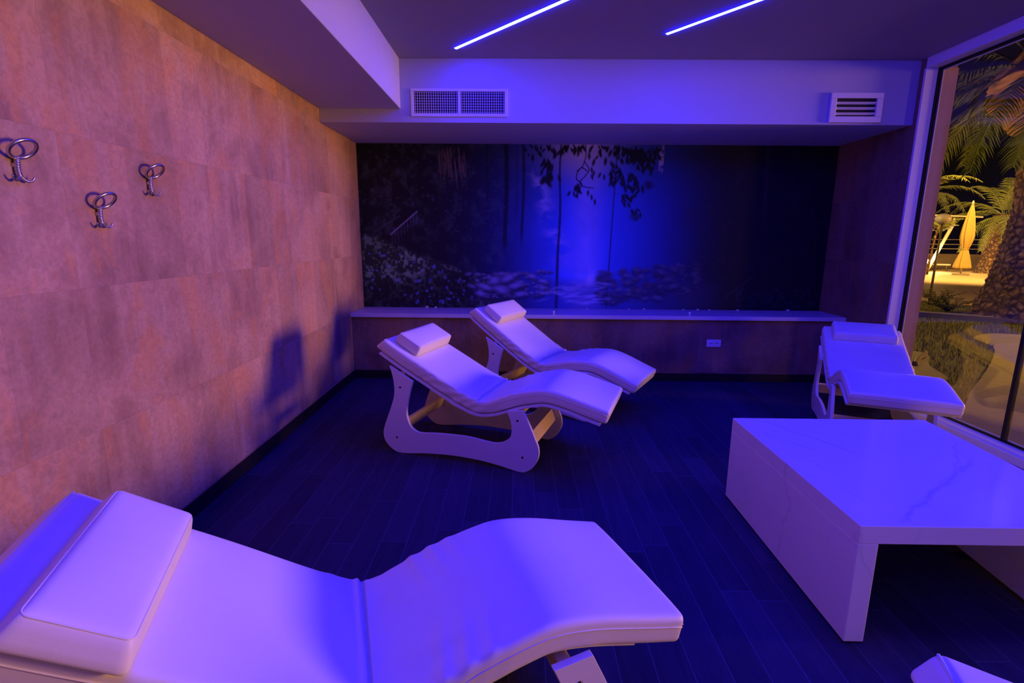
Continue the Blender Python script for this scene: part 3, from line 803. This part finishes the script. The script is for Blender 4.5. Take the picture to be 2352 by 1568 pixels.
    a, b_ = (pl / 2 - .004) * (1 - tp_[0] * .92) - rr, (pw / 2 - .004) * (1 - tp_[1] * .92) - rr
    for cx, cy, a0 in ((a, b_, 0), (-a, b_, PI / 2), (-a, -b_, PI), (a, -b_, 1.5 * PI)):
        for k in range(7):
            t = a0 + PI / 2 * k / 6; c.append((cx + rr * math.cos(t), cy + rr * math.sin(t), pt / 2 - .0065))
    MB().tube(c, .0022, 6, closed=True).build('piping', M_LEATHER, p)
    return e

lounger((-.924, 1.041), .3545, 0., 'largest white wave lounger, closest to the viewer by the tiled wall', 'white head pillow on the largest, closest lounger',
        dtop=[(-.25, .041), (-.1, .038), (.25, .0), (.55, -.050), (.8, -.040), (1.02, -.032), (1.5, -.024)], hw=.272, wc=.016, fr=.235, pil=(.188, -.034, .240, .532, .070, (.20, .09)), bend=.13, bi=.03)
lounger((-.6805, 3.7079), -.3292, 0., 'white wave lounger in mid room with its whole side frame showing', 'white head pillow on the mid room lounger',
        dtop=[(-.2, .003), (.55, -.012), (1.0, 0), (1.5, -.005)], hw=.290, pil=(.150, .02, .20, .50, .080))
lounger((-.1473, 4.8459), -.510, -.107, 'white wave lounger just in front of the parapet, partly behind another lounger', 'white head pillow in front of the mural ledge', hw=.290, fr=.12, pil=(.150, .02, .20, .50, .075))
lounger((2.934, 4.339), -1.985, .092, 'white wave lounger by the window, foot end toward the marble table', 'white head pillow on the lounger beside the window', hw=.292, pil=(.125, .0, .21, .47, .075), crease=.4)
lounger((1.077, .675), -.33, .30, 'white lounger of which only a head corner shows below the marble table', 'white head pillow on the lounger cut off at the picture corner', pil=(.40, .0, .20, .45, .07))

# ------------------------------------------------------------------ the garden outside
def ground_mat(name, c0, c1, sc, rough=.9, bump=.5):
    t = NT(name); p = t.pos(); n = t.noise(p, sc, 6., .7); b = t.noise(p, sc * .12, 3.)
    col = t.mix(t.math('ADD', t.math('MULTIPLY', n, .6), t.math('MULTIPLY', b, .5), clamp=True), c0, c1)
    return t.bsdf(col, rough, .2, 0., n, bump, .03)
M_LAWN = ground_mat('lawn turf', (.05, .055, .015), (.20, .19, .06), 14.)
M_SAND = ground_mat('sandy path', (.20, .165, .085), (.42, .35, .19), 9.)
M_TERR = ground_mat('terrace paving', (.46, .36, .24), (.60, .48, .33), 1.2, .7, .1)
M_KERB = ground_mat('grey kerb stone', (.16, .14, .14), (.26, .23, .22), 6.)
M_BLADE = simple('grass blade', (.17, .19, .045), .6, .3, nscale=5., var=.4)
def bark():
    t = NT('palm trunk bark'); p = t.objco(); n = t.noise(p, 9., 6., .7); X = t.sep(p)
    v = t.n('ShaderNodeTexVoronoi', feature='DISTANCE_TO_EDGE'); t.l(t.scale(p, (8., 8., 6.)), v.inputs['Vector']); v.inputs['Scale'].default_value = 1.
    col = t.mix(t.math('MULTIPLY', v.outputs['Distance'], 3.2, clamp=True), (.045, .028, .016), t.ramp(n, [(.3, (.13, .08, .045)), (.5, (.26, .165, .09)), (.7, (.42, .28, .16))]))
    return t.bsdf(col, .9, .2, 0., t.math('ADD', n, t.math('MULTIPLY', v.outputs['Distance'], 1.5, clamp=True)), .9, .05)
M_TRUNK = bark()
M_FROND = simple('palm frond green', (.14, .17, .04), .5, .4, nscale=3., var=.35)
M_FRONDD = simple('old palm frond', (.22, .17, .08), .6, .3, nscale=3., var=.35)
M_HEART = ground_mat('fibrous palm crown', (.20, .10, .05), (.46, .24, .12), 5.)
M_CLOTH = simple('yellow canvas', (.44, .33, .10), .7, .2, nscale=14., var=.12)
M_POLE = simple('pale painted metal', (.62, .56, .46), .4, .5)
M_DPOLE = simple('dark lamp pole', (.14, .11, .08), .4, .5)
M_GLOBE = simple('frosted lamp globe', (.74, .70, .62), .3, .5)
M_STONE = ground_mat('low stone wall', (.22, .18, .13), (.42, .35, .26), 3.)
M_FLOOD = emit('flood light lens', (1., .62, .22), 60.)

bx('lawn', (3.665, 60), (-14, 60), (-.15, -.03), M_LAWN, **S)
def poly_slab(name, pts, z0, z1, mat, **k):
    o = MB().prism(pts, z0, z1, lambda a, b, w: (a, b, w)).build(name, mat, merge=True, **k); return o
poly_slab('terrace', [(10.6, 12.55), (60, 8), (60, 60), (6, 60), (10.2, 13.4)], -.06, .0, M_TERR, **S)
path = catmull([(3.70, 4.20), (4.04, 4.52), (4.61, 5.12), (5.33, 5.80), (6.26, 6.72), (6.91, 7.45), (7.19, 8.10), (7.7, 8.5), (8.1, 8.52), (9.0, 8.0), (10., 6.6), (10., 2.), (3.70, -2.)], 8)
poly_slab('path', [tuple(p) for p in path], -.05, -.012, M_SAND, **S)
sp = catmull([(4.40, 5.45), (4.66, 6.10), (5.1, 6.7), (5.35, 7.05), (5.55, 7.12), (5.55, 6.90), (5.3, 6.55), (5.08, 6.25), (4.93, 5.88), (4.78, 5.60)], 6, True)
poly_slab('bare_patch', [tuple(p) for p in sp], -.05, -.018, M_SAND, **S)
kb = MB(); kp = catmull([(7.7, 10.95), (8.35, 10.48), (9.0, 10.0), (9.6, 9.3), (10.3, 8.4)], 8)
L_ = [(p[0] + .06, p[1] + .11) for p in kp]; R_ = [(p[0] - .06, p[1] - .11) for p in kp]
kb.prism(L_ + R_[::-1], -.05, .07, lambda a, b, w: (a, b, w)); kb.build('kerb', M_KERB, merge=True, **S)

# grass blades over the near lawn (one uncountable mass)
from mathutils.geometry import intersect_point_tri_2d
def in_poly(x, y, P):
    c = False; j = len(P) - 1
    for i in range(len(P)):
        if (P[i][1] > y) != (P[j][1] > y) and x < (P[j][0] - P[i][0]) * (y - P[i][1]) / (P[j][1] - P[i][1] + 1e-12) + P[i][0]: c = not c
        j = i
    return c
gb = MB(); cnt = 0
pathp, spp = [tuple(p) for p in path], [tuple(p) for p in sp]
while cnt < 9000:
    x, y = 3.9 + rnd.random() * 6.2, 4.0 + rnd.random() * 9.0
    if in_poly(x, y, pathp) or in_poly(x, y, spp) or y - x > 4.2 or x - y > 1.2: continue
    if y > 12.5 and x > 10.0 or math.hypot(x - 9.8, y - 10.12) < .95: continue
    h = .035 + rnd.random() * .06; a = rnd.random() * 6.3; w = .006
    dx, dy = math.cos(a) * w, math.sin(a) * w; lx, ly = (rnd.random() - .5) * .06, (rnd.random() - .5) * .06
    gb.add([(x - dx, y - dy, -.032), (x + dx, y + dy, -.032), (x + lx, y + ly, h - .03)], [(0, 1, 2)]); cnt += 1
gb.build('grass', M_BLADE, label='short green lawn grass outside the window', cat='grass', kind='stuff')

def frond(name, parent, base, az, el, L, droop, mat, leaf=.42, nseg=14, nl=34, width=.035):
    """feather leaf: curved rib with leaflets down both sides"""
    d = Vector((math.cos(az) * math.cos(el), math.sin(az) * math.cos(el), math.sin(el)))
    pts = [Vector(base)]; st = L / nseg
    for i in range(nseg):
        d = (d + Vector((0, 0, -droop * st * (.4 + 1.2 * i / nseg)))).normalized(); pts.append(pts[-1] + d * st)
    m = MB().tube(pts, [max(.006, .028 * (1 - i / (nseg + 1))) for i in range(nseg + 1)], 5)
    side = Vector((-math.sin(az), math.cos(az), 0))
    for i in range(nl):
        t = .10 + .90 * i / (nl - 1); f = t * nseg; k = min(nseg - 1, int(f)); p = pts[k].lerp(pts[k + 1], f - k)
        tg = (pts[k + 1] - pts[k]).normalized(); up = side.cross(tg)
        ll = leaf * (.35 + .65 * math.sin(PI * min(1, .15 + .85 * t) ** .8)) * (.85 + .3 * rnd.random())
        for s in (-1, 1):
            dr = (tg * .75 + side * s * .85 + up * (.18 - .35 * rnd.random()) + Vector((0, 0, -.30))).normalized()
            w = tg * width * .5
            mid = p + dr * ll * .55 + Vector((0, 0, .02)); tip = p + dr * ll + Vector((0, 0, -.10 * ll))
            m.add([p - w, p + w, mid + w * .9, tip, mid - w * .9], [(0, 1, 2, 3, 4)])
    return m.build(name, mat, parent)

def trunk(name, parent, prof, mat, nu=96, dia=15, amp=.065, dz=.19):
    """prof: (z, radius, dx) along the height, with diamond leaf scars standing proud"""
    zs = [p[0] for p in prof]; rs = [p[1] for p in prof]; ds = [p[2] for p in prof]
    H = zs[-1]; nv = int(H / .020); P = []
    for i in range(nv + 1):
        z = H * i / nv; r = float(np.interp(z, zs, rs)); dx = float(np.interp(z, zs, ds)); row = []
        for j in range(nu):
            a = 2 * PI * j / nu; row_i = z / dz
            best = 0.
            for o_ in (0., .5):
                fu, fv = (dia * a / (2 * PI) + o_) % 1 - .5, (row_i + o_) % 1 - .5
                best = max(best, 1 - 1.75 * (abs(fu) + abs(fv)))
            bump = best ** .6 * (.8 + .4 * math.sin(7 * a + 3.1 * z)) + .25 * math.sin(a * 3 + z * 2)
            rr = r + amp * bump
            row.append((rr * math.cos(a) + dx, rr * math.sin(a), z))
        P.append(row)
    m = MB().grid(P, closeV=True, smooth=True); m.add(P[-1], [tuple(range(nu))])
    return m.build(name, mat, parent)

# big palm by the path
bp = empty('palm_tree', (9.80, 10.12, -.03), label='huge palm with a thick scarred trunk close outside the window', cat='palm tree')
trunk('trunk', bp, [(0, .78, 0), (.25, .70, 0), (.7, .56, .01), (1.3, .47, .03), (2.2, .43, .05), (3.2, .46, .06), (3.7, .60, .06)], M_TRUNK)
trunk('crown_base', bp, [(0, .3, 0), (.05, .62, .06), (.5, 1.0, .06), (1.0, 1.05, .06), (1.5, .75, .06), (1.9, .30, .06)], M_HEART, nu=64, dia=26, amp=.10, dz=.22).location = (0, 0, 3.45)
left = math.atan2(.7, -.72)
specs = [(left - .35, .35, 3.4, .45), (left + .05, .25, 3.5, .30), (left + .1, .05, 3.6, .22), (left - .05, -.05, 3.2, .55), (left + .45, -.15, 3.0, .62), (left + .75, .10, 3.2, .60), (left - .75, -.10, 3.0, .62), (left + 1.15, -.25, 2.6, .75), (left - 1.1, .15, 3.2, .5), (left + 1.6, .2, 3.0, .6), (left + 2.1, .1, 3., .6), (left + 2.7, .3, 3., .5), (left + 3.3, .4, 3., .5), (left - 1.6, .3, 3., .5), (left - .2, .7, 3.2, .4), (left + .6, .8, 3.2, .4), (left + .3, -.45, 2.5, .55), (left + 1.35, -.55, 2.2, .5)]
for az, el, L, dr in specs:
    r0 = .75
    frond('frond', bp, (.06 + r0 * math.cos(az), r0 * math.sin(az), 4.55 + .35 * el), az, el, L, dr, M_FROND, .55, 16, 44, .045)

# smaller palm on the terrace
sp_ = empty('palm_tree', (22.15, 24.75, 0), label='smaller palm with a stout lit trunk on the terrace beyond', cat='palm tree')
trunk('trunk', sp_, [(0, .62, 0), (.3, .50, .02), (.8, .43, .06), (1.5, .44, .12), (2.2, .50, .2), (2.65, .40, .25)], M_TRUNK, dia=13, amp=.06, dz=.15)
for k in range(22):
    az = k * 2.39996; el = [-.1, .3, .7, 1.1][k % 4] + .1 * rnd.random()
    frond('frond', sp_, (.25 + .15 * math.cos(az), .15 * math.sin(az), 2.65), az, el, 2.5 + .5 * rnd.random(), .55 + .2 * rnd.random(), M_FROND, .5, 12, 30, .05)
tp = empty('palm_tree', (18.2, 24.6, 0), label='slim palm trunk half hidden by the window post', cat='palm tree')
trunk('trunk', tp, [(0, .32, 0), (.5, .25, 0), (2.5, .24, 0), (3.6, .26, 0)], M_TRUNK, nu=36, dia=10, amp=.03)
for k in range(12):
    az = k * 2.39996; frond('frond', tp, (0, 0, 3.6), az, .2 + .25 * (k % 4), 2.4, .6, M_FROND, .45, 10, 24, .05)

# folded parasol
um = empty('patio_umbrella', (19.45, 23.15, 0), label='folded yellow parasol standing on the lit terrace', cat='umbrella')
prof = [(.28, .05), (.30, .26), (.42, .27), (.75, .20), (1.02, .13), (1.12, .11), (1.25, .15), (1.6, .22), (2.0, .205), (2.5, .14), (2.9, .06), (3.02, .03)]
P = []
cp = catmull([(r, z) for z, r in prof], 6)
for q in cp:
    P.append([(q[0] * (1 + .16 * math.cos(8 * a + q[1] * .8)) * math.cos(a), q[0] * (1 + .16 * math.cos(8 * a + q[1] * .8)) * math.sin(a), q[1]) for a in [2 * PI * j / 48 for j in range(48)]])
MB().grid(P, closeV=True).build('canopy', M_CLOTH, um)
MB().tube([(0, 0, .05), (0, 0, 3.16)], .026, 10).build('pole', M_POLE, um)
MB().tube([(0, 0, 3.0), (0, 0, 3.14)], [.05, .03], 10).build('finial', M_POLE, um)
MB().tube([(0, 0, 0), (0, 0, .06)], .30, 20).build('base', M_STONE, um)
MB().tube([(0.112 * math.cos(a), .112 * math.sin(a), 1.12) for a in [2 * PI * k / 20 for k in range(20)]], .022, 6, closed=True).build('strap', M_CLOTH, um)

# garden lamp on a thin pole
gl = empty('garden_lamp', (10.15, 12.85, -.03), label='thin pole garden lamp with an unlit pale globe by the shrubs', cat='lamp')
MB().tube([(0, 0, 0), (0, 0, 1.93)], [.028, .022], 10).build('pole', M_DPOLE, gl)
MB().tube([(0, 0, 0), (0, 0, .05)], .07, 14).build('base', M_DPOLE, gl)
MB().sphere((0, 0, 2.03), .165, 20, 12, .74).build('lamp_globe', M_GLOBE, gl)
MB().tube([(0, 0, 1.89), (0, 0, 1.93)], [.05, .09], 14).build('collar', M_DPOLE, gl)

# white frame behind, flood light, wall, railing, bench
wf = empty('white_frame', (19.6, 25.3, 0), label='white metal post and crossbeam on the terrace left of the parasol', cat='frame')
MB().tube([(0, 0, 0), (.62, -.36, 2.25)], .075, 10).build('post', M_POLE, wf)
MB().tube([(-.7, .7, 2.72), (1.25, -1.15, 2.52)], .035, 8).build('crossbeam', M_POLE, wf)
MB().tube([(.62, -.36, 2.25), (.62, -.36, 2.62)], .05, 8).build('bracket', M_POLE, wf)
fl = empty('flood_light', (19.35, 25.05, 0), label='small glaring flood light at the foot of the white post', cat='lamp')
MB().tube([(0, 0, 0), (0, 0, .34)], .035, 8).build('stake', M_DPOLE, fl)
MB().tube([(0, 0, .34), (0, 0, .42)], [.05, .12], 14).build('housing', M_DPOLE, fl)
MB().sphere((0, 0, .50), .10, 16, 10).build('lens', M_FLOOD, fl)
lw = bx('garden_wall', (0, 16), (-.15, .15), (0, .75), M_STONE, label='low pale stone wall along the far edge of the terrace', cat='wall', kind='thing')
lw.location = (20, 31.5, 0); lw.rotation_euler = (0, 0, -.55)
rl = empty('railing', (20, 31.5, .75), -.55, label='thin metal railing on top of the low stone wall', cat='railing')
for z in (.28, .52, .78): MB().tube([(0, 0, z), (16, 0, z)], .02, 6).build('rail', M_POLE, rl)
for k in range(11): MB().tube([(k * 1.6, 0, 0), (k * 1.6, 0, .80)], .025, 6).build('post', M_POLE, rl)
bn = empty('sun_bed', (20.9, 26.7, 0), -.7, label='pale low sun bed behind the parasol', cat='sun bed')
MB().rbox((0, 0, .30), 1.5, .6, .08, .03, 4).build('seat', M_POLE, bn)
MB().rbox((-.75, 0, .48), .10, .6, .45, .03, 4).build('backrest', M_POLE, bn)
for x in (-.6, .6):
    for y in (-.25, .25): MB().tube([(x, y, 0), (x, y, .27)], .025, 6).build('leg', M_DPOLE, bn)
yt = empty('young_tree', (18.1, 23.3, 0), label='slender young tree just left of the folded parasol', cat='tree')
MB().tube(catmull([(0, 0, 0), (.02, -.02, .9), (.06, -.06, 1.7), (.1, -.1, 2.1)], 5), [.05 - .001 * k for k in range(16)], 7).build('trunk', M_TRUNK, yt)
for k in range(7):
    frond('frond', yt, (.08, -.08, 1.8 + .05 * k), k * 2.4, .7, .9, .9, M_FROND, .22, 8, 14, .06)

# low shrubs in front of the terrace edge
def shrub(x, y, n, h, label):
    e = empty('shrub', (x, y, -.03), rnd.random() * 6, label=label, cat='shrub', group='low shrubs at the terrace edge')
    st, lf = MB(), MB()
    for i in range(n):
        a = rnd.random() * 6.28; sp = .15 + .45 * rnd.random(); hh = h * (.5 + .5 * rnd.random())
        p = catmull([(0, 0, 0), (.35 * sp * math.cos(a), .35 * sp * math.sin(a), hh * .6), (sp * math.cos(a), sp * math.sin(a), hh)], 5)
        st.tube(p, .005, 4)
        for q in p[2:]:
            for _ in range(3):
                b = rnd.random() * 6.28; c_ = Vector(q) + Vector((rnd.random() - .5, rnd.random() - .5, rnd.random() - .5)) * .06
                d = Vector((math.cos(b), math.sin(b), .4 * rnd.random())) * .055; w = Vector((-math.sin(b), math.cos(b), .3)) * .018
                lf.add([c_, c_ + d * .5 + w, c_ + d, c_ + d * .5 - w], [(0, 1, 2, 3)])
    st.build('stems', M_TRUNK, e); lf.build('foliage', M_FROND, e)
shrub(9.60, 13.35, 22, .42, 'low shrub at the left foot of the garden lamp')
shrub(9.9, 12.25, 26, .40, 'low dense shrub just right of the garden lamp')
shrub(9.3, 11.25, 22, .36, 'low shrub midway between garden lamp and huge palm')
shrub(10.6, 11.6, 14, .62, 'leggy shrub with a long arching stem near the huge palm')
# fallen branch on the bare patch
br = MB().tube(catmull([(0, 0, .02), (.22, .30, .035), (.45, .55, .03), (.62, .80, .02)], 6), [.035] * 6 + [.03] * 7 + [.022] * 6, 8).build('branch', M_DPOLE)
br.location = (4.90, 6.26, -.02); br.rotation_euler = (0, 0, -.10)
tag(br, 'short dark branch lying on the bare patch of lawn', 'branch')

# ------------------------------------------------------------------ lights outside
AMBER = (1., .455, .085)
def light(name, typ, loc, target, energy, color, **k):
    d = bpy.data.lights.new(name, typ); d.energy = energy; d.color = color
    for a, v in k.items(): setattr(d, a, v)
    o = bpy.data.objects.new(name, d); COL.objects.link(o); o.location = loc
    if target is not None:
        o.rotation_euler = (Vector(target) - Vector(loc)).to_track_quat('-Z', 'Y').to_euler()
    return o
light('terrace_floodlights', 'AREA', (25.2, 1.0, 1.45), (0, 3.2, 1.3), 6000, AMBER, shape='DISK', size=5.0)
light('side_terrace_light', 'AREA', (14.0, -9.0, 1.9), (1.0, 4.5, 1.6), 180, AMBER, shape='DISK', size=1.6)
light('shrub_fill', 'POINT', (7.3, 12.6, 2.9), None, 300, (1., .58, .18), shadow_soft_size=.2)  # added point out of sight, brightening the lamp globe, shrubs and terrace edge
light('palm_crown_fill', 'SPOT', (7.2, 8.8, .4), (9.9, 10.4, 5.4), 330, (1., .50, .14), spot_size=math.radians(58), spot_blend=.8, shadow_soft_size=.15)  # added spot without a fixture, warming the big palm's crown from below
light('lawn_fill', 'SPOT', (8.2, 7.6, 5.2), (7.0, 8.2, 0), 620, (1., .62, .16), spot_size=math.radians(95), spot_blend=.7, shadow_soft_size=.3)  # added overhead spot brightening lawn and path; the lamp globe itself is unlit
light('terrace_lamp_light', 'SPOT', (17.0, 19.5, 6.5), (19.5, 23.5, 0), 7000, (1., .52, .12), spot_size=math.radians(120), spot_blend=.6, shadow_soft_size=.4)
light('flood_light_beam', 'POINT', (19.5, 24.8, .75), None, 250, (1., .60, .2), shadow_soft_size=.15)

w = bpy.data.worlds.new('night'); scene.world = w; w.use_nodes = True
w.node_tree.nodes['Background'].inputs[0].default_value = (.0040, .0026, .0020, 1)
w.node_tree.nodes['Background'].inputs[1].default_value = 1.0

# ------------------------------------------------------------------ camera
f_px, pitch, yaw, roll = 1190.99, .19924, -.01028, .00768
cy, sy = math.cos(yaw), math.sin(yaw)
F = Vector((sy * math.cos(pitch), cy * math.cos(pitch), -math.sin(pitch)))
rt = Vector((cy, -sy, 0)); up = rt.cross(F)
Rv = rt * math.cos(roll) + up * math.sin(roll); Uv = up * math.cos(roll) - rt * math.sin(roll)
cam = bpy.data.cameras.new('camera'); cam.sensor_width = 36.; cam.sensor_fit = 'HORIZONTAL'
cam.lens = f_px / 2352 * 36; cam.clip_start = .02; cam.clip_end = 300
co = bpy.data.objects.new('camera', cam); COL.objects.link(co)
Mx = Matrix((Rv, Uv, -F)).transposed().to_4x4(); Mx.translation = Vector((0, 0, 1.5))
co.matrix_world = Mx
scene.camera = co

vs = scene.view_settings
scene.display_settings.display_device = 'sRGB'
vs.view_transform = 'Standard'; vs.look = 'None'; vs.exposure = 0.0; vs.gamma = 1.0; vs.use_curve_mapping = False
cy_ = scene.cycles
cy_.use_denoising = True
cy_.max_bounces = 8; cy_.diffuse_bounces = 5; cy_.glossy_bounces = 4; cy_.transmission_bounces = 4; cy_.transparent_max_bounces = 24
cy_.sample_clamp_indirect = 6.0
cy_.caustics_reflective = False; cy_.caustics_refractive = False
